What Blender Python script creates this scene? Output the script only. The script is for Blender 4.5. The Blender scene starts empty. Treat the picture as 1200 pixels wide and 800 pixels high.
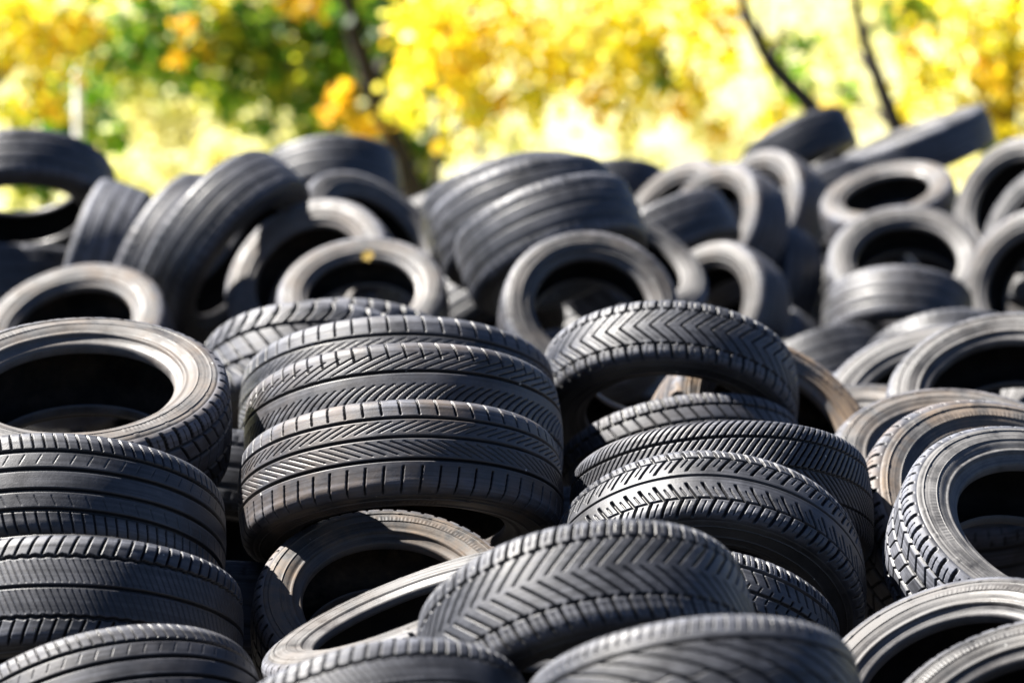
import bpy, math, random
import numpy as np
from mathutils import Vector, Matrix

SC = bpy.context.scene
COL = SC.collection
PI = math.pi
rng = np.random.default_rng(7)
random.seed(7)

# ------------------------------------------------------------------ camera
CAM = Vector((0.0, 0.0, 1.65))
PITCH = math.radians(-1.6)
FPX = 3500.0                      # focal length in pixels of a 1200 px wide frame
cam_d = bpy.data.cameras.new('camera')
cam_o = bpy.data.objects.new('camera', cam_d)
COL.objects.link(cam_o)
SC.camera = cam_o
cam_o.location = CAM
cam_o.rotation_euler = (PI / 2 + PITCH, 0, 0)
cam_d.sensor_width = 36.0
cam_d.lens = FPX / 1200 * 36
cam_d.clip_start = 0.1
cam_d.clip_end = 20000
cam_d.dof.use_dof = True
cam_d.dof.focus_distance = 5.55
cam_d.dof.aperture_fstop = 2.6
cam_d.dof.aperture_blades = 9
CROT = cam_o.rotation_euler.to_matrix()


def ray(u, v):
    """World direction through a spot of the 1200 x 800 frame."""
    return (CROT @ Vector(((u - 600) / FPX, (400 - v) / FPX, -1))).normalized()


# ------------------------------------------------------------------ helpers
def link(o, parent=None):
    COL.objects.link(o)
    if parent is not None:
        o.parent = parent
    return o


def mesh_from(name, verts, faces, smooth=True):
    me = bpy.data.meshes.new(name)
    verts = np.asarray(verts, dtype=np.float32)
    faces = np.asarray(faces, dtype=np.int32)
    k = faces.shape[1]
    me.vertices.add(len(verts))
    me.vertices.foreach_set('co', verts.ravel())
    me.loops.add(faces.size)
    me.loops.foreach_set('vertex_index', faces.ravel())
    me.polygons.add(len(faces))
    me.polygons.foreach_set('loop_start', np.arange(0, faces.size, k, dtype=np.int32))
    me.polygons.foreach_set('loop_total', np.full(len(faces), k, dtype=np.int32))
    if smooth:
        me.polygons.foreach_set('use_smooth', np.ones(len(faces), dtype=bool))
    me.update(calc_edges=True)
    me.validate()
    return me


class Nodes:
    def __init__(self, name):
        self.m = bpy.data.materials.new(name)
        self.m.use_nodes = True
        self.t = self.m.node_tree
        self.t.nodes.clear()
        self.out = self.t.nodes.new('ShaderNodeOutputMaterial')

    def n(self, kind, **kw):
        nd = self.t.nodes.new(kind)
        for k, v in kw.items():
            if k == 'ins':
                for a, b in v.items():
                    nd.inputs[a].default_value = b
            else:
                setattr(nd, k, v)
        return nd

    def l(self, a, b):
        self.t.links.new(a, b)

    def ramp(self, src, p0, p1, c0=(0, 0, 0, 1), c1=(1, 1, 1, 1)):
        r = self.n('ShaderNodeValToRGB')
        r.color_ramp.elements[0].position = p0
        r.color_ramp.elements[1].position = p1
        r.color_ramp.elements[0].color = c0
        r.color_ramp.elements[1].color = c1
        self.l(src, r.inputs[0])
        return r.outputs[0]

    def math(self, op, a, b=None):
        nd = self.n('ShaderNodeMath', operation=op)
        for i, x in enumerate((a, b)):
            if x is None:
                continue
            if isinstance(x, (int, float)):
                nd.inputs[i].default_value = x
            else:
                self.l(x, nd.inputs[i])
        return nd.outputs[0]

    def mix(self, fac, a, b):
        nd = self.n('ShaderNodeMix', data_type='RGBA')
        for s, x in ((0, fac), (6, a), (7, b)):
            if isinstance(x, (int, float)):
                nd.inputs[s].default_value = x
            elif isinstance(x, tuple):
                nd.inputs[s].default_value = x
            else:
                self.l(x, nd.inputs[s])
        return nd.outputs[2]


# ------------------------------------------------------------------ materials
def rubber(name, base, rough, rings=0.0, tread=False, spec=.38, film=(.098, .096, .096, 1)):
    """Worn rubber with dust and dried mud; 'dust', 'mud' and 'seed' are set on each object."""
    N = Nodes(name)
    tc = N.n('ShaderNodeTexCoord')
    seed = N.n('ShaderNodeAttribute', attribute_type='OBJECT', attribute_name='seed').outputs['Fac']
    dust = N.n('ShaderNodeAttribute', attribute_type='OBJECT', attribute_name='dust').outputs['Fac']
    mud = N.n('ShaderNodeAttribute', attribute_type='OBJECT', attribute_name='mud').outputs['Fac']
    comb = N.n('ShaderNodeCombineXYZ')
    for i in range(3):
        N.l(seed, comb.inputs[i])
    add = N.n('ShaderNodeVectorMath', operation='ADD')
    N.l(tc.outputs['Object'], add.inputs[0])
    N.l(comb.outputs[0], add.inputs[1])
    P = add.outputs[0]

    def noise(scale, detail=5, rough_=.6):
        nd = N.n('ShaderNodeTexNoise', ins={'Scale': scale, 'Detail': detail, 'Roughness': rough_})
        N.l(P, nd.inputs['Vector'])
        return nd.outputs['Fac']
    n_big, n_mid, n_fine = noise(5.5), noise(24, 6, .65), noise(260, 4, .7)
    # dust film: broad patches broken up by finer noise
    f = N.math('ADD', N.math('MULTIPLY', n_big, .65), N.math('MULTIPLY', n_mid, .45))
    f = N.ramp(f, .36, .74)
    f = N.math('MULTIPLY', f, N.math('ADD', .35, N.math('MULTIPLY', n_fine, 1.3)))
    f = N.math('MULTIPLY', f, dust)
    g = N.ramp(noise(9, 6, .7), .42, .68)
    g = N.math('MULTIPLY', g, mud)
    if rings:
        # fine scuffs that run round the tyre
        sep = N.n('ShaderNodeSeparateXYZ')
        N.l(tc.outputs['Object'], sep.inputs[0])
        rr = N.math('SQRT', N.math('ADD', N.math('MULTIPLY', sep.outputs[0], sep.outputs[0]),
                                   N.math('MULTIPLY', sep.outputs[1], sep.outputs[1])))
        rn = N.n('ShaderNodeTexNoise', noise_dimensions='1D', ins={'Scale': 260.0, 'Detail': 3.0})
        N.l(N.math('ADD', rr, seed), rn.inputs['W'])
        rf = N.ramp(rn.outputs['Fac'], .35, .7)
        f = N.math('MULTIPLY', f, N.math('ADD', .55, N.math('MULTIPLY', rf, .8)))
        g = N.math('MULTIPLY', g, N.math('ADD', .7, N.math('MULTIPLY', rf, .5)))
    if tread:
        # the worn running surface is scuffed grey, the grooves keep their black rubber
        land = N.n('ShaderNodeAttribute', attribute_type='GEOMETRY', attribute_name='land').outputs['Fac']
        f = N.math('MULTIPLY', N.math('ADD', f, N.math('ADD', .03, N.math('MULTIPLY', N.math('ADD', N.ramp(n_mid, .35, .7), N.ramp(n_big, .35, .65)), .18))), land)
        g = N.math('MULTIPLY', g, land)
        # fine scuffs running round the tread
        sep = N.n('ShaderNodeSeparateXYZ')
        N.l(tc.outputs['Object'], sep.inputs[0])
        st = N.n('ShaderNodeCombineXYZ')
        N.l(N.math('MULTIPLY', N.math('ARCTAN2', sep.outputs[1], sep.outputs[0]), 1.6), st.inputs[0])
        N.l(N.math('MULTIPLY', sep.outputs[2], 170.0), st.inputs[1])
        N.l(seed, st.inputs[2])
        sn = N.n('ShaderNodeTexNoise', ins={'Scale': 1.0, 'Detail': 5.0, 'Roughness': .7})
        N.l(st.outputs[0], sn.inputs['Vector'])
        f = N.math('MULTIPLY', f, N.math('ADD', .45, N.math('MULTIPLY', N.ramp(sn.outputs['Fac'], .38, .72), 1.5)))
    col = N.mix(f, base, film)
    col = N.mix(g, col, (.13, .092, .062, 1))
    # small pale flecks of grit and bird droppings
    vo = N.n('ShaderNodeTexVoronoi', feature='F1', ins={'Scale': 24.0, 'Randomness': 1.0})
    N.l(P, vo.inputs['Vector'])
    sp = N.ramp(vo.outputs['Distance'], .035, .075, (1, 1, 1, 1), (0, 0, 0, 1))
    rs = N.n('ShaderNodeSeparateColor')
    N.l(vo.outputs['Color'], rs.inputs[0])
    sp = N.math('MULTIPLY', sp, N.math('GREATER_THAN', rs.outputs[0], .86))
    col = N.mix(N.math('MULTIPLY', sp, .8), col, (.5, .5, .48, 1))
    b = N.n('ShaderNodeBsdfPrincipled')
    N.l(col, b.inputs['Base Color'])
    ro = N.math('ADD', rough, N.math('MULTIPLY', N.math('ADD', f, g), .35))
    ro = N.math('MINIMUM', N.math('ADD', ro, N.math('MULTIPLY', N.math('SUBTRACT', n_mid, .5), .25)), .95)
    N.l(ro, b.inputs['Roughness'])
    b.inputs['Specular IOR Level'].default_value = spec
    bp = N.n('ShaderNodeBump', ins={'Strength': .35, 'Distance': .0015})
    N.l(N.math('ADD', N.math('MULTIPLY', n_fine, .6), N.math('MULTIPLY', n_mid, 1.0)), bp.inputs['Height'])
    N.l(bp.outputs[0], b.inputs['Normal'])
    N.l(b.outputs[0], N.out.inputs[0])
    return N.m


M_TREAD = rubber('worn_tread_rubber', (.006, .0061, .0072, 1), .43, tread=True, film=(.105, .111, .134, 1))
M_SIDE = rubber('dusty_sidewall_rubber', (.008, .008, .0088, 1), .42, rings=1)
M_BEAD = rubber('scuffed_bead_rubber', (.022, .0215, .023, 1), .36, rings=1)
M_INNER = rubber('smooth_inner_rubber', (.003, .003, .0032, 1), .7, spec=.12)

# ------------------------------------------------------------------ tyre meshes (reference size: radius .31 m, width .21 m)
R0 = .31


def tread_section(m):
    """Points (r, z) evenly spaced by arc length from one shoulder to the other, with outward normals and arc position s."""
    pts = []
    for i in range(400):
        t = i / 399
        z = .101 * t
        if z < .074:
            r = R0 - .005 * (z / .074) ** 2
        else:
            q = (z - .074) / .027
            r = R0 - .005 - .0008 * q - .0212 * (1 - math.sqrt(max(0, 1 - min(q, 1) ** 2)))
        pts.append((r, z))
    pts = np.array(pts)
    full = np.vstack([pts[::-1] * [1, -1], pts[1:]])
    seg = np.hypot(*np.diff(full, axis=0).T)
    s = np.concatenate([[0], np.cumsum(seg)])
    s -= s[-1] / 2
    ss = np.linspace(s[0], s[-1], m)
    r = np.interp(ss, s, full[:, 0])
    z = np.interp(ss, s, full[:, 1])
    dr, dz = np.gradient(r), np.gradient(z)
    ln = np.hypot(dr, dz)
    return r, z, dz / ln, -dr / ln, ss


def groove(dist, w, e=.0018):
    return np.clip((w / 2 - np.abs(dist)) / e + .5, 0, 1)


def per(x, pitch):
    return (x + pitch / 2) % pitch - pitch / 2


def band(s, lo, hi, e=.0015):
    return np.clip((s - lo) / e, 0, 1) * np.clip((hi - s) / e, 0, 1)


def pattern(kind, u, s):
    """Groove depth 0..1 at circumferential position u and arc position s (metres)."""
    C = 2 * PI * R0
    P = lambda p: C / round(C / p)
    D = np.zeros(np.broadcast(u, s).shape)
    a = np.abs(s)

    def put(x, k=1.0):
        np.maximum(D, x * k, out=D)
    if kind == 'rib':
        for c in (-.058, -.02, .02, .058):
            put(groove(s - c, .0065))
        p = P(.021)
        put(groove(per(u + .25 * s, p), .0028) * band(a, .062, .104), .7)
        put(groove(per(u + .5 * a, P(.031)), .0012) * band(a, .030, .050), .25)
    elif kind == 'rib2':
        for c in (-.056, 0, .056):
            put(groove(s - c - .0012 * np.sin(u / .004) * (c != 0), .006))
        p = P(.026)
        put(groove(per(u - .35 * s, p), .0042) * band(a, .060, .112), .9)
        put(groove(per(u + .5 * s, P(.013)), .0014) * band(a, .006, .05), .3)
    elif kind == 'ribdiag':
        for c in (-.054, -.012, .036):
            put(groove(s - c, .0050))
        put(groove(per(u - .12 * s, P(.035)), .0030) * band(s, .048, .112), .8)
        put(groove(per(u + .12 * s, P(.035)), .0030) * band(-s, .060, .112), .8)
        q = (s + .012)
        put(groove(per(u + 2.0 * q, P(.023)), .0042) * band(s, -.004, .027), .35)
        q = (-.012 - s)
        put(groove(per(u + 1.8 * q + 6 * q * q, P(.023)), .0042) * band(s, -.046, -.022), .35)
    elif kind == 'ribdiag2':
        for c in (-.030, .050):
            put(groove(s - c, .0052))
        put(groove(per(u - .45 * s + .004 * np.sin((s - .05) * 90), P(.027)), .0036) * band(s, .042, .114), .9)
        put(groove(per(u + .2 * s, P(.033)), .0030) * band(-s, .058, .112), .8)
        put(groove(per(u - 1.6 * s + 14 * s * s, P(.019)), .0036) * band(s, -.004, .042), .5)
        put(groove(per(u - 2.2 * s, P(.030)), .0050) * band(-s, .036, .072), .55)
    elif kind == 'swoop':
        for c in (-.050, .058):
            put(groove(s - c, .0042))
        q = s + .05
        put(groove(per(u + 3.4 * q - 14 * q * q, P(.066)), .0095) * band(s, -.046, .040), .7)
        put(groove(per(u - .2 * s, P(.022)), .0018) * band(a, .066, .104), .6)
        put(groove(s - .012 - .004 * np.sin(u * 2 * PI / P(.066)), .0020), .4)
    elif kind == 'chev':
        p = P(.036)
        put(groove(per(u + .85 * a, p), .0058) * band(a, 0, .056))
        put(groove(per(u + .85 * a + p / 2, p), .0014) * band(a, .010, .050), .3)
        dash = (per(u + .85 * .058, p) > -.012)
        put(groove(a - .059, .0058) * dash)
        put(groove(per(u + .85 * .058 + .10 * (a - .058), p), .0072) * band(a, .060, .117))
        put(groove(per(u + .85 * .058 + p / 2, p), .0016) * band(a, .068, .096), .4)
    elif kind == 'chev2':
        p = P(.031)
        b = a
        put(groove(per(u + 1.05 * b + p / 2 * (s > 0), p), .0050) * band(a, .003, .054))
        put(groove(a - .057, .0046) * (per(u + 1.05 * .057 + p / 2 * (s > 0), p) > -.009))
        put(groove(per(u + .060 + p / 2 * (s > 0) + .3 * (a - .057), p), .0054) * band(a, .058, .117))
        put(groove(per(u + .060 + p / 2 * (s < 0) + .3 * (a - .057), p), .0016) * band(a, .066, .092), .4)
    elif kind == 'curve':
        p = P(.031)
        put(groove(s + .004, .0050))
        q = np.clip((a - .010) / .09, 0, 1)
        bend = .050 * np.sqrt(q * q + .02)
        put(groove(per(u + bend, p), .0052) * band(a, .018, .062))
        put(groove(per(u + .036 - .35 * (a - .060), p), .0056) * band(a, .058, .117))
        put(groove(per(u + bend + p / 2, p), .0022) * band(a, .030, .056), .5)
        put(groove(per(u + .036 + p / 2 - .35 * (a - .06), p), .0018) * band(a, .068, .098), .4)
        put(groove(a - .0605, .0036), .6)
    elif kind in ('block', 'block2'):
        c = (-.062, -.022, .022, .062) if kind == 'block' else (-.058, 0, .045, .066)
        for x in c:
            put(groove(s - x, .0072))
        p = P(.034 if kind == 'block' else .029)
        put(groove(per(u + .15 * s, p), .0075) * band(a, .064, .118))
        put(groove(per(u + .55 * s + p / 3, p), .0050) * band(a, .024, .06), .9)
        put(groove(per(u - .4 * s, p), .0036) * band(a, 0, .02), .8)
        put(groove(per(u + .15 * s + p / 2, p), .0016) * band(a, .066, .096), .5)
    elif kind == 'fine':
        for x in (-.06, .0, .056):
            put(groove(s - x, .0040), .8)
        p = P(.0155)
        put(groove(per(u + 1.05 * s, p), .0040) * band(s, .003, .100), .95)
        put(groove(per(u - .75 * s, p), .0036) * band(-s, .003, .108), .9)
    elif kind == 'chunk':
        p = P(.047)
        put(groove(a - .034, .0085))
        put(groove(per(u + 1.3 * np.maximum(a - .034, 0) - 12 * np.maximum(a - .034, 0) ** 2, p), .0105) * band(a, .034, .12))
        put(groove(per(u + .8 * s, p), .0070) * band(a, 0, .036))
        put(groove(per(u + 1.3 * np.maximum(a - .034, 0) + p / 2, p), .0022) * band(a, .044, .09), .5)
    else:                          # worn highway tread
        for x in (-.054, .0, .052):
            put(groove(s - x, .0052, .003), .55)
        put(groove(per(u + .2 * s, P(.034)), .0034, .003) * band(a, .062, .112), .35)
    return D


def tread_mesh(kind):
    hi = kind != 'plain'
    n, m = (1500, 140) if hi else (300, 44)
    r, z, nr, nz, s = tread_section(m)
    th = np.arange(n) * 2 * PI / n
    D = pattern(kind, (th * R0)[:, None], s[None, :])
    edge = np.clip((s[-1] - .004 - np.abs(s)) / .012, 0, 1)[None, :]
    D = D * edge * .0088
    D[:, [0, -1]] = 0
    wob = .0009 * np.sin(th * 3 + 1)[:, None] + .0006 * np.sin(th * 7)[:, None]
    wob = wob * edge
    rr = r[None, :] + nr[None, :] * (wob - D)
    zz = z[None, :] - nz[None, :] * D
    V = np.stack([rr * np.cos(th)[:, None], rr * np.sin(th)[:, None], zz], -1).reshape(-1, 3)
    i = np.arange(n)[:, None]
    j = np.arange(m - 1)[None, :]
    i2 = (i + 1) % n
    F = np.stack([i * m + j, i2 * m + j, i2 * m + j + 1, i * m + j + 1], -1).reshape(-1, 4)
    me = mesh_from('tread', V, F)
    at = me.attributes.new('land', 'FLOAT', 'POINT')
    at.data.foreach_set('value', (np.clip(1 - D / .0016, 0, 1) * (.75 + .75 * np.exp(-((np.abs(s)[None, :] - .086) / .017) ** 2))).astype(np.float32).ravel())
    me.materials.append(M_TREAD)
    return me


def lathe(name, prof, mat, n=220, sign=1):
    prof = np.array(prof)
    m = len(prof)
    th = np.arange(n) * 2 * PI / n
    V = np.stack([prof[None, :, 0] * np.cos(th)[:, None], prof[None, :, 0] * np.sin(th)[:, None],
                  np.repeat(prof[None, :, 1] * sign, n, 0)], -1).reshape(-1, 3)
    i = np.arange(n)[:, None]
    j = np.arange(m - 1)[None, :]
    i2 = (i + 1) % n
    F = np.stack([i * m + j, i2 * m + j, i2 * m + j + 1, i * m + j + 1], -1).reshape(-1, 4)
    if sign < 0:
        F = F[:, ::-1]
    me = mesh_from(name, V, F)
    me.materials.append(mat)
    return me


def smooth_prof(pts, k=5):
    """Catmull-Rom through the points."""
    P = [np.array(p) for p in pts]
    P = [2 * P[0] - P[1]] + P + [2 * P[-1] - P[-2]]
    out = []
    for i in range(1, len(P) - 2):
        for q in range(k):
            t = q / k
            a, b, c, d = P[i - 1:i + 3]
            out.append(.5 * (2 * b + (c - a) * t + (2 * a - 5 * b + 4 * c - d) * t * t + (3 * b - 3 * c + d - a) * t ** 3))
    out.append(P[-2])
    return out


_r, _z, _, _, _ = tread_section(140)
EDGE = (_r[-1], _z[-1])
SIDE = [EDGE, (.279, .1035), (.272, .1050), (.2705, .1072), (.2685, .1052), (.258, .1065), (.246, .1068),
        (.2445, .1084), (.2425, .1064), (.234, .1040), (.225, .0995), (.2205, .1000), (.2165, .0985), (.2135, .0925)]
BEAD = [(.2135, .0925), (.2085, .0885), (.2035, .0860), (.1985, .0835), (.1955, .0790), (.1945, .0720), (.1955, .0640), (.1990, .0600)]
INNER = [(.1990, .0600), (.208, .0680), (.226, .0850), (.248, .0930), (.270, .0900), (.286, .0760), (.2935, .0500), (.2955, 0)]
INNER = INNER + [(r, -z) for r, z in INNER[-2::-1]]
MESH = {}
for sg in (1, -1):
    MESH['sidewall', sg] = me = lathe('sidewall', smooth_prof(SIDE, 3), M_SIDE, n=720, sign=sg)
    co = np.empty(len(me.vertices) * 3, dtype=np.float32)
    me.vertices.foreach_get('co', co)
    co = co.reshape(-1, 3)
    ang = np.arctan2(co[:, 1], co[:, 0])
    rad = np.hypot(co[:, 0], co[:, 1])
    # moulded radial ribs in four arcs, wear bars near the shoulder and a little unevenness
    rib = (np.sin(ang * 180) > 0) * (np.sin(ang * 2 + .4) > .35) * np.clip(1 - np.abs(rad - .2515) / .0075, 0, 1) ** .3
    bar = (np.sin(ang * 24) > .90) * np.clip(1 - np.abs(rad - .2755) / .006, 0, 1) ** .3
    co[:, 2] += sg * (.0011 * rib + .0014 * bar + .0008 * np.sin(ang * 3 + rad * 40) + .0005 * np.sin(ang * 8 - rad * 90)) * np.clip((.281 - rad) / .006, 0, 1) * np.clip((rad - .2145) / .006, 0, 1)
    me.vertices.foreach_set('co', co.ravel())
    me.update()
    MESH['bead', sg] = lathe('bead', smooth_prof(BEAD, 3), M_BEAD, sign=sg)
MESH['inner'] = lathe('inner_liner', smooth_prof(INNER, 3), M_INNER, n=96)
TREADS = {}


def make_tyre(kind):
    if kind not in TREADS:
        TREADS[kind] = tread_mesh(kind)
    root = link(bpy.data.objects.new('car_tyre', None))
    root.empty_display_size = .05
    link(bpy.data.objects.new('tread', TREADS[kind]), root)
    link(bpy.data.objects.new('sidewall', MESH['sidewall', 1]), root)
    link(bpy.data.objects.new('sidewall', MESH['sidewall', -1]), root)
    link(bpy.data.objects.new('bead', MESH['bead', 1]), root)
    link(bpy.data.objects.new('bead', MESH['bead', -1]), root)
    link(bpy.data.objects.new('inner_liner', MESH['inner']), root)
    return root


def copy_tyre(src):
    root = src.copy()
    COL.objects.link(root)
    for ch in src.children:
        c = ch.copy()
        COL.objects.link(c)
        c.parent = root
    return root


def pose(cx, cy, a, r, phi, d):
    """Tyre centre and the unit normal of its visible face from how it lies in the heap."""
    w = ray(cx, cy)
    ez = -w
    ex = (CROT @ Vector((1, 0, 0)))
    ex = (ex - ez * ex.dot(ez)).normalized()
    ey = ez.cross(ex)
    s = math.sqrt(1 - r * r)
    p = math.radians(phi)
    nrm = (ex * math.cos(p) + ey * math.sin(p)) * s + ez * r
    return CAM + w * d, nrm.normalized(), a * d / FPX


PROTO = {}
GROUP = 'scrap tyres heaped in the pile'
T = {
'L1':(92,497,176,0.478,93.1,6.049,'block',1,1.1,0.45),
'L1b':(80,622,155,0.348,-99.5,6.315,'rib',1,0.1,0),
'L2':(72,638,190,0.378,-92.8,5.683,'rib',1,0.15,0),
'L3':(92,745,193,0.280,-93.0,5.500,'rib2',1,0.2,0),
'L4':(130,871,185,0.420,-76.0,5.200,'rib',1,0.35,0.15),
'S1':(470,582,191,0.315,-87.7,5.895,'ribdiag',0.9,0.25,0.6),
'S2':(473,517,187,0.333,-87.3,6.175,'ribdiag2',0.92,0.3,0.3),
'S3':(467,492,184,0.370,-89.1,6.679,'ribdiag',1,0.4,0.1),
'S4':(372,460,138,0.475,-90.9,7.375,'chunk',1.1,0.5,0.1),
'S5':(402,447,134,0.420,-90.0,7.800,'chunk',1.1,0.5,0.1),
'C1':(783,463,152,0.523,-90.9,6.902,'chev',0.8,0.4,0),
'C2':(895,527,140,0.676,50.0,6.920,'plain',1,0.9,2.2),
'C3b':(800,568,150,0.404,-78.7,6.810,'block',1,0.3,0.2),
'C3':(845,604,177,0.316,-86.5,5.976,'fine',1,0.3,0.1),
'C4':(828,688,187,0.660,-92.0,5.750,'curve',0.84,0.35,0),
'C6':(826,757,155,0.460,-99.4,5.550,'block2',1,0.3,0),
'C5':(690,762,197,0.459,-77.7,4.769,'chev2',1.05,0.3,0),
'C7':(815,854,200,0.335,-82.0,4.412,'swoop',1,0.35,0),
'C7b':(765,858,200,0.311,-83.1,5.316,'rib',1,0.5,0),
'C8':(440,897,195,0.435,-76.9,4.576,'rib2',1,0.35,0),
'C9':(490,752,184,0.191,111.6,5.217,'block',0.8,1.2,0.2),
'C10':(455,735,160,0.684,87.5,5.677,'block',1,0.6,1),
'R7':(1222,657,180,0.620,68.0,5.800,'block',1,1.7,0),
'R6':(1181,642,188,0.691,61.5,6.225,'block',1,0.9,0.8),
'R8':(1135,838,185,0.646,107.4,5.118,'rib',1,1,0.1),
'R9':(1225,890,195,0.634,105.3,4.716,'block',1,0.4,0.1),
'R10':(945,735,140,0.442,35.7,6.478,'block',1,0.6,1.8),
'R5':(1120,575,150,0.585,86.1,6.704,'plain',1,1,0.5),
'R4':(1000,551,130,0.539,99.0,7.485,'plain',1,0.4,0.6),
'R11':(925,520,130,0.312,-81.2,8.399,'block',1,0.5,0.1),
'R12':(985,670,140,0.301,-90.9,7.318,'block',1,0.5,0.1),
'R2':(1182,485,140,0.654,96.6,7.256,'plain',1,0.9,0.1),
'R1':(1095,495,135,0.620,105.0,7.927,'plain',1,1.2,0.1),
'R3':(1312,540,145,0.649,109.2,7.371,'plain',1,0.6,0.1),
'B1':(22,233,114,0.500,-88.0,10.700,'plain',0.82,0.3,0),
'B2':(124,297,86,0.120,-18.0,10.350,'plain',1.1,1.5,0),  # extra dust stands in for sunlight on this tyre's tread
'B3':(29,347,100,0.300,-90.0,10.805,'plain',1,0.1,0),
'B5':(92,405,112,0.620,108.0,9.300,'plain',1,0.9,0.6),
'B4a':(215,322,120,0.350,-26.0,10.300,'plain',1,0.6,0.1),
'B4b':(262,292,122,0.360,-38.0,9.760,'plain',0.85,0.2,0),
'B6':(385,220,86,0.450,-84.0,11.600,'plain',1,0.3,0),
'B7':(370,335,108,0.720,128.0,9.500,'plain',0.9,1,0.4),
'B8':(426,361,100,0.660,98.0,9.079,'plain',0.9,1.2,0.4),
'B9':(427,295,100,0.600,50.0,10.534,'plain',1,1.2,0.2),
'B9b':(500,290,80,0.500,120.0,12.200,'plain',1,0.8,0.1),
'B10':(646,287,112,0.340,-69.0,9.000,'plain',1.05,0.3,0),
'B11':(618,262,112,0.340,-72.0,9.425,'plain',1.05,0.4,0),
'B12':(602,252,106,0.360,-76.0,10.146,'plain',1.05,0.6,0),
'B13':(690,374,106,0.850,78.0,8.550,'plain',1,0.6,0.2),
'B14':(734,323,95,0.500,60.0,9.873,'plain',1,1.3,0.1),
'B15':(785,438,100,0.500,60.0,9.462,'plain',1,0.5,0.1),
'B16':(777,291,92,0.250,-62.0,10.834,'plain',1,0.2,0.1),
'B16b':(710,242,80,0.400,-80.0,12.531,'plain',1,0.2,0.1),
'B17':(847,275,85,0.600,152.0,11.399,'plain',1,1.1,0.4),
'B17b':(796,270,88,0.500,140.0,12.062,'plain',1,0.7,0.4),
'B18':(895,258,82,0.650,150.0,12.117,'plain',1,1.1,0.4),
'B27':(840,373,90,0.700,150.0,10.443,'plain',1,0.6,0.2),
'B28':(895,342,85,0.500,160.0,11.453,'plain',1,0.12,0),
'B29':(895,440,85,0.400,140.0,11.000,'plain',1,0.12,0),
'B19':(938,176,66,0.200,-64.0,13.600,'plain',1.15,0.02,0),
'B20':(1077,175,89,0.080,111.0,13.022,'plain',0.8,1.2,0),
'B21':(1043,246,80,0.420,102.0,11.736,'plain',1,1.2,0.4),
'B22':(1063,323,92,0.720,92.0,11.216,'plain',1,1.1,0.1),
'B23':(1052,377,88,0.450,-90.0,10.551,'plain',1.1,0.5,0.1),
'B24':(1199,246,85,0.700,150.0,11.446,'plain',1,0.7,0.2),
'B25b':(1229,280,88,0.600,150.0,11.010,'plain',1,1.6,0),
'B25':(1219,338,92,0.800,150.0,10.654,'plain',1,1.1,0.3),
'B26':(1009,366,85,0.600,140.0,11.675,'plain',1,1.1,0.1),
'B30':(960,250,80,0.300,-60.0,12.600,'plain',1,0.1,0),
'F1':(565,385,98,0.500,-60.0,10.000,'plain',1,0.12,0),
'F2':(330,405,98,0.385,-86.0,10.270,'plain',1,0.12,0),
'F3':(960,455,96,0.398,-64.1,10.376,'plain',1,0.12,0),
'F4':(1090,350,86,0.500,70.0,12.300,'plain',1,0.12,0),
'F5':(200,470,105,0.400,-95.0,9.900,'plain',1,0.12,0),
'F7':(700,460,110,0.394,-98.1,8.965,'plain',1,0.12,0),
'F8':(1110,440,100,0.500,-80.0,9.600,'plain',1,0.12,0),
'F9':(480,370,92,0.500,-70.0,11.200,'plain',1,0.12,0),
'F10':(262,600,150,0.350,-95.7,6.627,'plain',1,0.12,0),
'F11':(265,760,165,0.314,-91.7,6.139,'plain',1,0.12,0),
'F12':(700,670,150,0.371,-95.6,6.729,'plain',1,0.12,0),
'F13':(1040,660,145,0.434,-95.2,7.806,'plain',1,0.12,0),
'F14':(1230,440,85,0.600,120.0,11.600,'plain',1,0.12,0),
'F15':(705,415,100,0.483,-75.0,10.840,'plain',1,0.12,0),
'F16':(590,350,98,0.514,-57.2,10.953,'plain',1,0.12,0),
'F17':(1045,275,86,0.400,-70.0,13.300,'plain',1,0.12,0),
}
FLIP = set()
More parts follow.
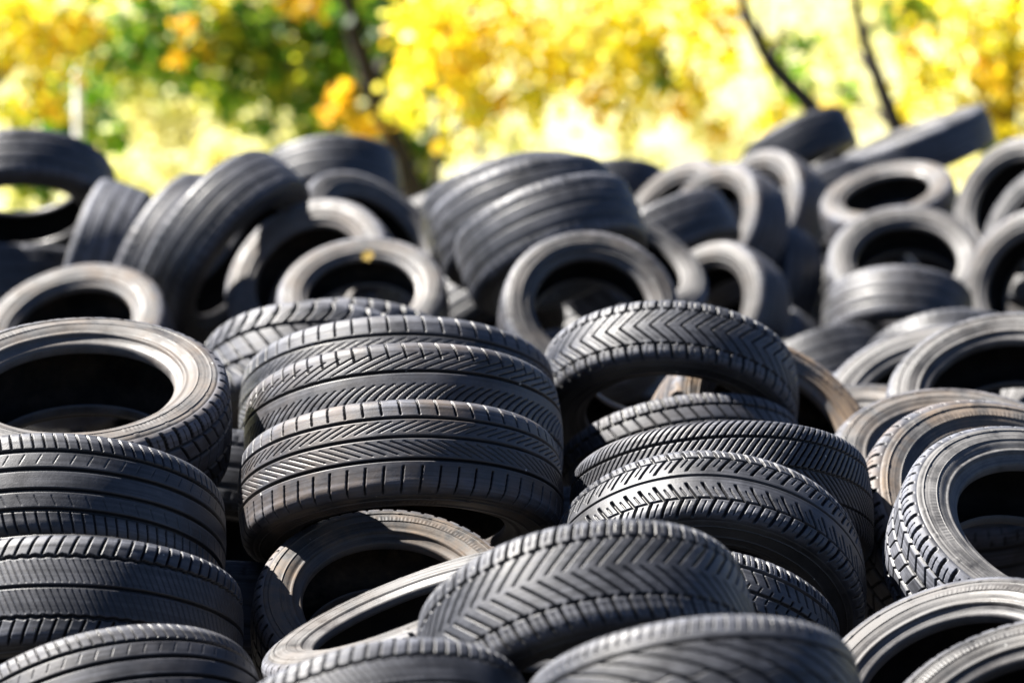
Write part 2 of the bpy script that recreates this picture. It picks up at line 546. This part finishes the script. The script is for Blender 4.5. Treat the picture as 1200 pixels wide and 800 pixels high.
LABEL = {
'L1': 'open tyre with a broad pale brown sidewall facing up at the left edge',
'L1b': 'tyre glimpsed inside the hole of the pale brown open tyre at the left edge',
'L2': 'dark smooth ribbed tyre directly below the pale brown open tyre at the left edge',
'L3': 'dark tyre with slit shoulders sandwiched between two ribbed tyres in the left column',
'L4': 'dusty ribbed tyre lowest at the bottom left corner, crown rising to the right',
'S1': 'lowest tyre of the central leaning stack, with slanted slits between thin grooves',
'S2': 'middle tyre of the central leaning stack, with slanted slits in its tread',
'S3': 'topmost tyre of the central leaning stack, mostly hidden by the one below it',
'S4': 'chunky treaded tyre just behind the central stack, front one of two',
'S5': 'chunky treaded tyre behind the central stack, rear one of two',
'C1': 'bold chevron tyre arched over a dark hollow just right of the central stack',
'C2': 'tyre with a brown muddy sidewall, standing behind the arched chevron tyre',
'C3b': 'blocky tyre under the arched chevron tyre, behind the tyre with fine close slits',
'C3': 'tyre with fine close slits across its tread, beneath the arched chevron tyre',
'C4': 'arched tyre with curved fishbone grooves and one centre line, right of centre',
'C6': 'small blocky tyre poking out of the hollow under the fishbone tyre',
'C5': 'front chevron tyre sloping down to the left over the thin open ring',
'C7': 'broad dusty tyre with slanted slits at the bottom edge, right of centre',
'C7b': 'ribbed tyre pressed close behind the broad dusty tyre at the bottom edge',
'C8': 'dark tyre at the bottom edge in front of the thin tilted open ring',
'C9': 'pale thin open ring tilted up to the right beneath the front chevron tyre',
'C10': 'open tyre with brown sidewall in the gap below the central stack',
'R7': 'grey open tyre with a lugged shoulder at the right edge, before a brown one',
'R6': 'brown walled open tyre behind the grey lugged open tyre at the right edge',
'R8': 'large open tyre at the lower right, behind the one cut by the corner',
'R9': 'open tyre cut off by the bottom right corner, nearest of the right hand tyres',
'R10': 'muddy tyre wedged low between the fishbone tyre and the right hand open tyres',
'R5': 'open tyre with a plain rounded wall just above the brown walled open tyre',
'R4': 'low dusty tyre left of the open tyre with a plain rounded wall',
'R11': 'tyre showing a strip of blocky tread behind the brown muddy sidewall',
'R12': 'tyre buried between the finely slit tyre and the brown walled open tyre',
'R2': 'large thin walled open tyre at mid height by the right edge',
'R1': 'open tyre partly covered by the large thin walled one on its right',
'R3': 'open tyre cut by the right edge just below the large thin walled one',
'B1': 'arched tyre at the upper left corner with foliage showing through its hole',
'B2': 'small upright tyre between the arched corner tyre and the leaning pair',
'B3': 'dark tyre lying under the arched tyre at the upper left corner',
'B5': 'blurred open tyre with a pale rim behind the pale brown tyre at the left edge',
'B4a': 'rear tyre of the leaning pair at the upper left, mostly hidden',
'B4b': 'front tyre of the leaning pair at the upper left, broad tread facing up',
'B6': 'dark tyre on the ridge right of the leaning pair, against green foliage',
'B7': 'open tyre half in shade behind a smaller open ring, left of centre',
'B8': 'open ring with a lit pale wall just behind the two chunky treaded tyres',
'B9': 'tyre with a curved wall rising behind the two open rings left of centre',
'B9b': 'small pale tyre far back in the notch left of the three nested tyres',
'B10': 'front one of the three nested tyres leaning together at the centre back',
'B11': 'middle one of the three nested tyres leaning together at the centre back',
'B12': 'rear one of the three nested tyres leaning together at the centre back',
'B13': 'open tyre with a wide dark hole below the three nested tyres',
'B14': 'tyre curving out behind the right side of the wide open tyre at the centre back',
'B15': 'low tyre between the arched chevron tyre and the wide open tyre behind it',
'B16': 'dark barrel like tyre lying across the open rings right of centre',
'B16b': 'dark tyre on the ridge just right of the three nested tyres',
'B17': 'open ring facing left right behind the dark barrel like tyre',
'B17b': 'half hidden ring between the barrel like tyre and the ridge, left of another ring',
'B18': 'highest open ring facing left, under the short black tyre on the ridge',
'B27': 'open ring facing left low at the back, below the barrel like tyre',
'B28': 'dark tyre in the gully right of the low open ring facing left',
'B29': 'tyre low in the gully straight behind the brown muddy sidewall',
'B19': 'short black tyre lying on the ridge top beneath a thin bare stem',
'B20': 'long pale topped tyre lying slanted on the ridge at the upper right',
'B21': 'flat lying open ring in front of the long slanted tyre on the ridge',
'B22': 'open ring with a wide dark hole, above a low smooth tyre at the right back',
'B23': 'low smooth tyre in front of the ring with a wide dark hole, right back',
'B24': 'upright open ring at the upper right corner beside the long slanted tyre',
'B25b': 'pale tyre between the two upright open rings at the right edge, back row',
'B25': 'upright open ring at the right edge, lower of the two in the back row',
'B26': 'pale walled tyre peeping out left of the ring with a wide dark hole',
'B30': 'black tyre directly under the short black tyre on the ridge',
}



def place_tyre(c, nrm, R, kind, wf, dust, mud, label, group=GROUP, roll=None, flip=False):
    if kind not in PROTO:
        PROTO[kind] = t = make_tyre(kind)
    else:
        t = copy_tyre(PROTO[kind])
    q = (-nrm if flip else nrm).to_track_quat('Z', 'Y')
    t.rotation_mode = 'QUATERNION'
    t.rotation_quaternion = q @ Matrix.Rotation(random.uniform(0, 2 * PI) if roll is None else roll, 3, 'Z').to_quaternion()
    t.location = c
    k = R / R0
    ov = random.uniform(-.018, .018)
    t.scale = (k * (1 + ov), k * (1 - ov), k * wf)
    t['label'] = label
    t['category'] = 'tyre'
    t['group'] = group
    sd = random.uniform(0, 60)
    for ch in t.children:
        ch['seed'] = sd
        ch['dust'] = float(dust if ch.data.name.startswith(('sidewall', 'bead')) else dust * .55 if ch.data.name.startswith('tread') else .2)
        ch['mud'] = float(mud if ch.data.name.startswith('sidewall') else mud * .6)
    return t


for key, (cx, cy, a, r, phi, d, kind, wf, dust, mud) in T.items():
    c, nrm, R = pose(cx, cy, a, r, phi, d)
    place_tyre(c, nrm, R, kind, wf, dust, mud, LABEL.get(key, 'dark worn tyre buried in the shadowed gaps beneath other tyres of the heap'), flip=key in FLIP,
               group='tyres buried in the gaps of the heap' if key[0] == 'F' else GROUP)

# ------------------------------------------------------------------ ground: dark earth, heaped up under the tyres
TY = [(pose(*v[:6]), v[7]) for v in T.values()]
xs = np.concatenate([[-3000, -800, -250, -90, -40, -20, -12, -8], np.arange(-5.5, 5.51, .16), [8, 12, 20, 40, 90, 250, 800, 3000]])
ys = np.concatenate([[-3000, -500, -100, -30, -8, 0], np.arange(2.5, 16.01, .16), np.concatenate([[18, 20, 23, 27, 34], np.arange(42, 131, 4), [160, 250, 800, 3000]])])
X, Y = np.meshgrid(xs, ys)
H = np.full(X.shape, 1e9)
low = []
for (c, nrm, R), wf in TY:
    zl = c.z - R * math.sqrt(max(0, 1 - nrm.z ** 2)) - .1 * abs(nrm.z)
    low.append((c.x, c.y, zl))
low = np.array(low)
D2 = (X[..., None] - low[:, 0]) ** 2 + (Y[..., None] - low[:, 1]) ** 2
W = 1 / (D2 + .05) ** 2
avg = (W * low[:, 2]).sum(-1) / W.sum(-1)
near = np.where(D2 < .62 ** 2, low[:, 2], 1e9).min(-1)
H = np.minimum(avg, near) - np.where(Y > 8.3, .10, .30)
fade = np.clip(1 - (np.sqrt(D2.min(-1)) - .5) / 2.2, 0, 1)
H = np.clip(H, 0, None) * (fade * fade * (3 - 2 * fade))
K = H.copy()
for _ in range(2):
    K[1:-1, 1:-1] = (K[1:-1, 1:-1] * 4 + K[:-2, 1:-1] + K[2:, 1:-1] + K[1:-1, :-2] + K[1:-1, 2:]) / 8
H = np.minimum(H, K)
H = H + rng.normal(0, .012, H.shape) * (fade > 0)
t_ = np.clip((Y - 44) / 80, 0, 1)                 # a dry grassy hillside rises behind the trees
H = H + 17 * t_ * t_ * (3 - 2 * t_) * (1 + .12 * np.sin(X * .021 + 1) * np.exp(-(X / 400) ** 2))
ny, nx = X.shape
gi = np.arange(ny - 1)[:, None] * nx + np.arange(nx - 1)[None, :]
gm = mesh_from('ground', np.stack([X, Y, H], -1).reshape(-1, 3), np.stack([gi, gi + 1, gi + nx + 1, gi + nx], -1).reshape(-1, 4))
N = Nodes('dark_earth_with_dry_grass')
tc = N.n('ShaderNodeTexCoord')
n1 = N.n('ShaderNodeTexNoise', ins={'Scale': .35, 'Detail': 8.0, 'Roughness': .65})
n2 = N.n('ShaderNodeTexNoise', ins={'Scale': 9.0, 'Detail': 8.0, 'Roughness': .7})
N.l(tc.outputs['Object'], n1.inputs['Vector'])
N.l(tc.outputs['Object'], n2.inputs['Vector'])
sepg = N.n('ShaderNodeSeparateXYZ')
N.l(tc.outputs['Object'], sepg.inputs[0])
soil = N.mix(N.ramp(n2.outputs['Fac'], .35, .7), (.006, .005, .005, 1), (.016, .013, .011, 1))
lawn = N.mix(N.ramp(n1.outputs['Fac'], .4, .6), (.28, .262, .11, 1), (.36, .34, .165, 1))
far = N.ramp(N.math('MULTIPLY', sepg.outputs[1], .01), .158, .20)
g = N.n('ShaderNodeBsdfPrincipled', ins={'Roughness': .95})
N.l(N.mix(far, soil, lawn), g.inputs['Base Color'])
bp = N.n('ShaderNodeBump', ins={'Strength': .8, 'Distance': .03})
N.l(n2.outputs['Fac'], bp.inputs['Height'])
N.l(bp.outputs[0], g.inputs['Normal'])
N.l(g.outputs[0], N.out.inputs[0])
gm.materials.append(N.m)
ground = link(bpy.data.objects.new('ground', gm))
ground['kind'] = 'structure'

# ------------------------------------------------------------------ autumn trees beyond the heap
def leaf_material():
    N = Nodes('autumn_leaf')
    at = N.n('ShaderNodeAttribute', attribute_type='GEOMETRY', attribute_name='leaf_colour')
    d = N.n('ShaderNodeBsdfPrincipled', ins={'Roughness': .5})
    t = N.n('ShaderNodeBsdfTranslucent')
    N.l(at.outputs['Color'], d.inputs['Base Color'])
    N.l(at.outputs['Color'], t.inputs['Color'])
    m = N.n('ShaderNodeMixShader', ins={0: .5})
    N.l(d.outputs[0], m.inputs[1])
    N.l(t.outputs[0], m.inputs[2])
    N.l(m.outputs[0], N.out.inputs[0])
    return N.m


def bark_material(name, c):
    N = Nodes(name)
    tc = N.n('ShaderNodeTexCoord')
    no = N.n('ShaderNodeTexNoise', ins={'Scale': 14.0, 'Detail': 6.0})
    N.l(tc.outputs['Object'], no.inputs['Vector'])
    d = N.n('ShaderNodeBsdfPrincipled', ins={'Roughness': .9})
    N.l(N.mix(N.ramp(no.outputs['Fac'], .3, .7), tuple(x * .5 for x in c) + (1,), tuple(c) + (1,)), d.inputs['Base Color'])
    N.l(d.outputs[0], N.out.inputs[0])
    return N.m


M_LEAF = leaf_material()
M_BARK = bark_material('dark_bark', (.022, .016, .012))
M_WHITE = bark_material('weathered_white_paint', (.75, .76, .78))
YEL = [(.86, .74, .03), (.84, .68, .02), (.88, .80, .12), (.84, .56, .02), (.66, .66, .04)]
GRN = [(.06, .17, .006), (.10, .25, .01), (.03, .09, .006), (.20, .36, .015), (.55, .55, .03)]
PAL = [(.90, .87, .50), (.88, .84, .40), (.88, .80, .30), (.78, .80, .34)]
ORG = [(.86, .60, .02), (.84, .50, .02), (.88, .70, .04), (.78, .42, .02)]


def tube(pts, rad, n=10):
    V, F = [], []
    for i, (p, r) in enumerate(zip(pts, rad)):
        a, b = pts[max(0, i - 1)], pts[min(len(pts) - 1, i + 1)]
        t = (b - a).normalized()
        x = t.orthogonal().normalized()
        y = t.cross(x)
        for k in range(n):
            q = 2 * PI * k / n
            V.append(p + (x * math.cos(q) + y * math.sin(q)) * r)
    for i in range(len(pts) - 1):
        for k in range(n):
            F.append((i * n + k, i * n + (k + 1) % n, (i + 1) * n + (k + 1) % n, (i + 1) * n + k))
    return [tuple(v) for v in V], F


def spot(u, v, d):
    return CAM + ray(u, v) * d


def leaves(lobes, size=.10):
    """Leaf blades in clumps; a lobe is (centre, radius, number, palette)."""
    Vs, Cs = [], []
    for c, r, n, pal in lobes:
        n = int(n * (.75 if pal is YEL else 1.15 if pal is GRN else .9))
        k = max(3, int(n / 26))
        cl = rng.normal(0, 1, (k, 3))
        cl = cl / np.linalg.norm(cl, axis=1, keepdims=True) * (rng.random((k, 1)) ** .45) * r
        cp = [pal[rng.integers(len(pal))] for _ in range(k)]
        idx = rng.integers(0, k, n)
        pos = np.array(c) + cl[idx] + rng.normal(0, .30 * r / math.sqrt(r + .35) * .62, (n, 3))
        col = np.array([cp[i] if rng.random() < .7 else pal[rng.integers(len(pal))] for i in idx])
        col = col * rng.uniform(.75, 1.1, (n, 1))
        a = rng.normal(0, 1, (n, 3))
        a /= np.linalg.norm(a, axis=1, keepdims=True)
        b = np.cross(a, rng.normal(0, 1, (n, 3)))
        b /= np.linalg.norm(b, axis=1, keepdims=True)
        s = size * rng.uniform(.65, 1.25, (n, 1))
        fold = np.cross(a, b) * s * .18
        Vs.append(np.stack([pos - a * s * .5, pos + b * s * .38 + fold, pos + a * s * .6, pos - b * s * .38 + fold], 1))
        Cs.append(col)
    V = np.concatenate(Vs).reshape(-1, 3)
    Cc = np.concatenate(Cs)
    F = np.arange(len(V)).reshape(-1, 4)
    me = mesh_from('crown', V, F, smooth=False)
    at = me.attributes.new('leaf_colour', 'FLOAT_COLOR', 'FACE')
    at.data.foreach_set('color', np.c_[Cc, np.ones(len(Cc))].astype(np.float32).ravel())
    me.materials.append(M_LEAF)
    return me


def tree(name, cat, label, trunk, rad, lobes, size=.10, group='autumn trees and bushes beyond the heap'):
    """trunk: points in the world from the foot up; lobes: (point, radius, number, palette)."""
    foot = trunk[0].copy()
    root = link(bpy.data.objects.new(name, None))
    root.location = foot
    root['label'], root['category'], root['group'] = label, cat, group
    n = len(trunk)
    V, F = tube([p - foot for p in trunk], [rad * (1 - .75 * i / (n - 1)) for i in range(n)])
    me = mesh_from('trunk', V, F)
    me.materials.append(M_BARK)
    link(bpy.data.objects.new('trunk', me), root)
    for c, r, cnt, pal in lobes:
        i = min(range(n), key=lambda q: abs(trunk[q].z - (c.z - .8 * r)) + .3 * (trunk[q] - c).length)
        p, e = trunk[i], c
        mid = (p + e) / 2 + Vector((random.uniform(-.1, .1), random.uniform(-.1, .1), .12 * (e - p).length))
        v, f = tube([q - foot for q in (p, mid, e)], [rad * .35, rad * .22, rad * .08], 6)
        me = mesh_from('limb', v, f)
        me.materials.append(M_BARK)
        link(bpy.data.objects.new('limb', me), root)
    link(bpy.data.objects.new('crown', leaves([(tuple(c - foot), r, cnt, pal) for c, r, cnt, pal in lobes], size)), root)
    return root


def upright(u, v0, d, lean=(0, 0), top=5.5, n=7):
    p = spot(u, v0, d)
    out = []
    for i in range(n):
        t = i / (n - 1)
        z = top * t
        out.append(Vector((p.x + lean[0] * (z - p.z) + .07 * math.sin(3 * t + u), p.y + lean[1] * (z - p.z), z)))
    return out


def L(d, rows):
    return [(spot(u, v, d + dd), r, n, pal) for u, v, dd, r, n, pal in rows]


tree('autumn_tree', 'tree', 'bright yellow tree at the left edge of the background',
     upright(-30, 150, 22), .10, L(22, [(-10, 70, 0, .6, 520, YEL), (40, 20, .4, .5, 360, YEL), (-60, -60, 0, .9, 700, YEL), (20, 130, -.3, .35, 160, YEL),
                                        (120, -60, .4, .6, 400, YEL), (-140, 60, 0, .8, 600, YEL), (90, 40, .2, .25, 80, ORG)]))
tree('autumn_bush', 'bush', 'low dark green bush at the left, behind the tyre with sky under its arch',
     upright(85, 190, 24, top=2.6), .05, L(24, [(70, 130, 0, .35, 420, GRN), (20, 190, 0, .35, 300, GRN), (110, 160, .3, .25, 160, GRN), (60, 230, 0, .5, 400, GRN)]))
tree('autumn_tree', 'tree', 'green tree with a few yellow leaves left of the dark trunk',
     upright(455, 150, 25, top=5), .06, L(25, [(240, 50, 0, .55, 520, GRN), (340, 40, .3, .6, 800, GRN), (430, 70, 0, .5, 620, GRN), (300, 110, 0, .35, 220, GRN),
                                              (395, 130, -.2, .35, 300, GRN), (180, 10, 0, .4, 180, GRN), (290, -60, 0, .9, 800, GRN), (440, -60, 0, .8, 700, GRN),
                                              (330, 165, 0, .3, 130, GRN), (150, 75, .2, .3, 190, GRN), (130, 25, .2, .35, 220, GRN), (205, 80, -.4, .28, 150, GRN), (270, 75, -.3, .4, 300, GRN), (340, 100, -.4, .35, 260, GRN), (420, 20, -.3, .45, 400, GRN), (470, 20, .4, .5, 500, GRN), (390, 30, .3, .5, 500, GRN), (260, 10, -.5, .25, 90, YEL), (360, 15, -.5, .2, 70, ORG), (215, 45, -.6, .2, 70, ORG)]))
tree('autumn_tree', 'tree', 'dark leaning trunk with green leaves and orange tips in the middle of the background',
     [Vector((spot(500, 260, 23).x + .06, spot(500, 260, 23).y, 0))] + [spot(u, v, 23) for u, v in ((488, 240), (462, 170), (440, 110), (415, 40), (400, -40), (395, -120))],
     .13, L(23, [(470, 170, .3, .28, 260, GRN), (480, 60, .6, .35, 380, GRN), (400, 110, -.2, .18, 60, ORG), (445, 140, -.3, .2, 100, ORG), (470, 20, 0, .35, 220, GRN), (410, -100, 0, .7, 600, GRN),
                 (490, 205, .2, .2, 120, GRN)]))
tree('autumn_tree', 'tree', 'broad golden yellow tree right of the dark leaning trunk',
     upright(508, 200, 21.6, (.03, 0), top=5), .05, L(21, [(530, 90, 0, .45, 420, YEL), (490, 130, -.2, .28, 110, YEL), (600, 50, 0, .5, 480, YEL), (690, 60, .2, .5, 440, YEL), (780, 60, 0, .45, 380, YEL),
                                                    (560, 150, 0, .25, 90, YEL), (650, 110, 0, .3, 110, YEL), (740, 120, 0, .3, 130, YEL), (830, 110, 0, .3, 120, YEL),
                                                    (520, 10, 0, .4, 280, YEL), (720, -50, 0, .9, 700, YEL), (580, -60, 0, .7, 500, YEL), (750, 85, .3, .2, 80, GRN)]))
tree('autumn_tree', 'tree', 'thin dark stem leaning left above the short black tyre, few yellow leaves',
     [Vector((spot(985, 260, 19.5).x + .1, spot(985, 260, 19.5).y, 0))] + [spot(u, v, 19.5) for u, v in ((985, 230), (965, 150), (945, 118), (905, 78), (880, 30), (868, -10), (840, -90))],
     .085, L(19.5, [(860, 20, .4, .3, 110, YEL), (920, 150, .3, .22, 70, YEL), (840, -80, 0, .6, 300, YEL), (930, 60, .5, .25, 50, GRN), (985, 140, .3, .2, 60, YEL)]))
tree('autumn_tree', 'tree', 'thin dark stem leaning left above the long slanted tyre, sparse leaves',
     [Vector((spot(1075, 260, 20).x + .1, spot(1075, 260, 20).y, 0))] + [spot(u, v, 20) for u, v in ((1078, 230), (1050, 150), (1030, 95), (1012, 45), (1000, -5), (990, -100))],
     .08, L(20, [(1000, 60, .5, .3, 90, PAL), (1050, 30, .4, .25, 70, GRN), (1060, 110, .4, .25, 90, YEL), (1000, -90, 0, .6, 300, YEL), (960, 100, .6, .25, 60, GRN)]))
tree('autumn_tree', 'tree', 'dense orange yellow tree at the right edge of the background',
     upright(1180, 160, 22, top=5), .09, L(22, [(1130, 60, 0, .45, 260, YEL), (1190, 110, 0, .45, 420, YEL), (1110, 10, 0, .4, 300, YEL), (1220, 30, 0, .6, 400, YEL), (1150, 95, -.4, .2, 50, ORG), (1160, 150, 0, .3, 130, YEL),
                                                (1300, 100, 0, .8, 600, YEL), (1200, -80, 0, .9, 700, YEL), (1090, 110, .3, .22, 70, GRN), (1180, 170, .2, .2, 60, GRN)]))
tree('autumn_bush', 'bush', 'pale cream yellow bush behind the leaning pair of tyres at the left',
     upright(215, 190, 29, top=2.7), .05, L(29, [(u + random.uniform(-12, 12), v + random.uniform(-10, 10), random.uniform(-.8, .8), .34, 150, PAL if k % 4 else GRN)
                                                 for k, (u, v) in enumerate([(a_, b_) for a_ in (110, 155, 200, 245, 290, 335) for b_ in (95, 135, 175, 215)])]))
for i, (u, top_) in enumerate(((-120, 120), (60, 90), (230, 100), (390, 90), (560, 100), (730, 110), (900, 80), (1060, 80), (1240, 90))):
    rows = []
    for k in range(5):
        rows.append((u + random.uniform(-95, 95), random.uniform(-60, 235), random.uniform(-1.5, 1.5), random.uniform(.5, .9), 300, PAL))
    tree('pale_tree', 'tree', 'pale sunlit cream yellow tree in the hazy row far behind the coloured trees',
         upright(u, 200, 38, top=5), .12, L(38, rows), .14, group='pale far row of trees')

for u, d, pal, lab in ((-330, 24, YEL, 'golden tree standing well outside the left edge of the view'), (-640, 23, GRN, 'green tree standing far outside the left edge of the view'),
                       (1520, 24, GRN, 'green tree standing well outside the right edge of the view'), (1830, 23, YEL, 'golden tree standing far outside the right edge of the view')):
    tree('autumn_tree', 'tree', lab, upright(u, 160, d, top=5), .1,
         L(d, [(u + random.uniform(-170, 170), random.uniform(-120, 170), random.uniform(-.6, .6), random.uniform(.5, .8), 380, pal) for _ in range(9)]))

# weathered white post among the bushes at the left
pp = spot(92, 120, 23)
V, F = [], []
post = link(bpy.data.objects.new('marker_post', None))
post.location = (pp.x, pp.y, 0)
v, f = tube([Vector((0, 0, z)) for z in (0, 1.2, pp.z + .16, pp.z + .2)], [.035, .035, .035, .02], 12)
me = mesh_from('post', v, f)
me.materials.append(M_WHITE)
link(bpy.data.objects.new('post', me), post)
v, f = tube([Vector((0, 0, z)) for z in (pp.z + .198, pp.z + .23, pp.z + .25)], [.042, .042, .015], 12)
me = mesh_from('cap', v, f)
me.materials.append(M_WHITE)
link(bpy.data.objects.new('cap', me), post)
post['label'], post['category'] = 'slim white post standing among the green bushes at the left', 'post'

# one yellow leaf that has dropped onto the rim of the lit ring behind the chunky tyres
bpy.context.view_layer.update()
hit, loc, nor, _, _, _ = SC.ray_cast(bpy.context.evaluated_depsgraph_get(), CAM, ray(431, 300))
if hit:
    V, F = [(0, 0, .004)], []
    out = [(-.034, 0), (-.022, .016), (-.024, .03), (-.004, .022), (.008, .04), (.016, .018), (.036, .012), (.028, 0),
           (.036, -.012), (.016, -.018), (.008, -.04), (-.004, -.022), (-.024, -.03), (-.022, -.016)]
    V += [(x, y, .004 + 6 * (x * x + y * y)) for x, y in out]
    F = [(0, i, i % 14 + 1) for i in range(1, 15)]
    me = mesh_from('fallen_leaf', V, F)
    at = me.attributes.new('leaf_colour', 'FLOAT_COLOR', 'FACE')
    at.data.foreach_set('color', np.tile(np.array([.5, .34, .06, 1], dtype=np.float32), (len(F), 1)).ravel())
    me.materials.append(M_LEAF)
    lf = link(bpy.data.objects.new('fallen_leaf', me))
    lf.location = loc + nor * .002
    lf.scale = (.6, .6, .6)
    lf.rotation_mode = 'QUATERNION'
    lf.rotation_quaternion = nor.to_track_quat('Z', 'Y')
    lf['label'], lf['category'] = 'small yellow fallen leaf on the rim of the lit open ring left of centre', 'leaf'

# unseen belt of dark spruces added behind the photographer to cut low sky light
M_NEEDLE = bark_material('spruce_needles', (.035, .055, .03))
for i, (x, y, h) in enumerate(((-15, -12, 8.5), (-10.5, -14, 9.5), (-6, -13, 8.2), (-1.8, -15, 9.6), (2.6, -13.5, 8.8), (7, -14.5, 9.4), (11.5, -13, 8.4), (16, -12, 9.0))):
    root = link(bpy.data.objects.new('added_spruce', None))
    root.location = (x, y, 0)
    root['label'], root['category'], root['group'] = 'unseen dark spruce added behind the photographer to block low sky light', 'tree', 'unseen spruces added to darken the hollows of the heap'
    v, f = tube([Vector((0, 0, z)) for z in (0, h * .5, h)], [.2, .12, .02], 10)
    me = mesh_from('trunk', v, f)
    me.materials.append(M_BARK)
    link(bpy.data.objects.new('trunk', me), root)
    n = 5200
    zz = h * (1 - np.sqrt(rng.random(n))) * .96 + .25
    zz = np.minimum(zz, h * .985)
    tier = .75 + .25 * np.cos(zz * 9)
    rr = (h - zz) * .36 * tier * rng.random(n) ** .4
    an = rng.uniform(0, 2 * PI, n)
    pos = np.stack([rr * np.cos(an), rr * np.sin(an), zz], -1)
    d_ = np.stack([np.cos(an), np.sin(an), -.35 + rng.normal(0, .15, n)], -1)
    e_ = np.stack([-np.sin(an), np.cos(an), rng.normal(0, .3, n)], -1)
    V = np.stack([pos - d_ * .16, pos + e_ * .09, pos + d_ * .26, pos - e_ * .09], 1).reshape(-1, 3)
    me = mesh_from('crown', V, np.arange(n * 4).reshape(-1, 4), smooth=False)
    me.materials.append(M_NEEDLE)
    link(bpy.data.objects.new('crown', me), root)


# ------------------------------------------------------------------ light
SUN = Vector((-.58, .14, .80)).normalized()       # towards the sun
w = bpy.data.worlds.new('World')
SC.world = w
w.use_nodes = True
nt = w.node_tree
sky = nt.nodes.new('ShaderNodeTexSky')
sky.sky_type = 'NISHITA'
sky.sun_disc = False
sky.air_density = .36
sky.dust_density = .12
sky.ozone_density = 1.5
sky.sun_elevation = math.asin(SUN.z)
sky.sun_rotation = math.atan2(SUN.x, SUN.y)
bg = nt.nodes['Background']
bg.inputs['Strength'].default_value = .05
nt.links.new(sky.outputs[0], bg.inputs['Color'])
sun_d = bpy.data.lights.new('sun', 'SUN')
sun_d.energy = 5.0
sun_d.angle = math.radians(.53)
sun_d.color = (1.0, .95, .88)
sun_o = link(bpy.data.objects.new('sun', sun_d))
sun_o.rotation_euler = SUN.to_track_quat('Z', 'Y').to_euler()
SC.view_settings.view_transform = 'Standard'
SC.view_settings.look = 'None'
SC.view_settings.exposure = 2.5
SC.view_settings.gamma = 1.0
SC.view_settings.use_curve_mapping = False
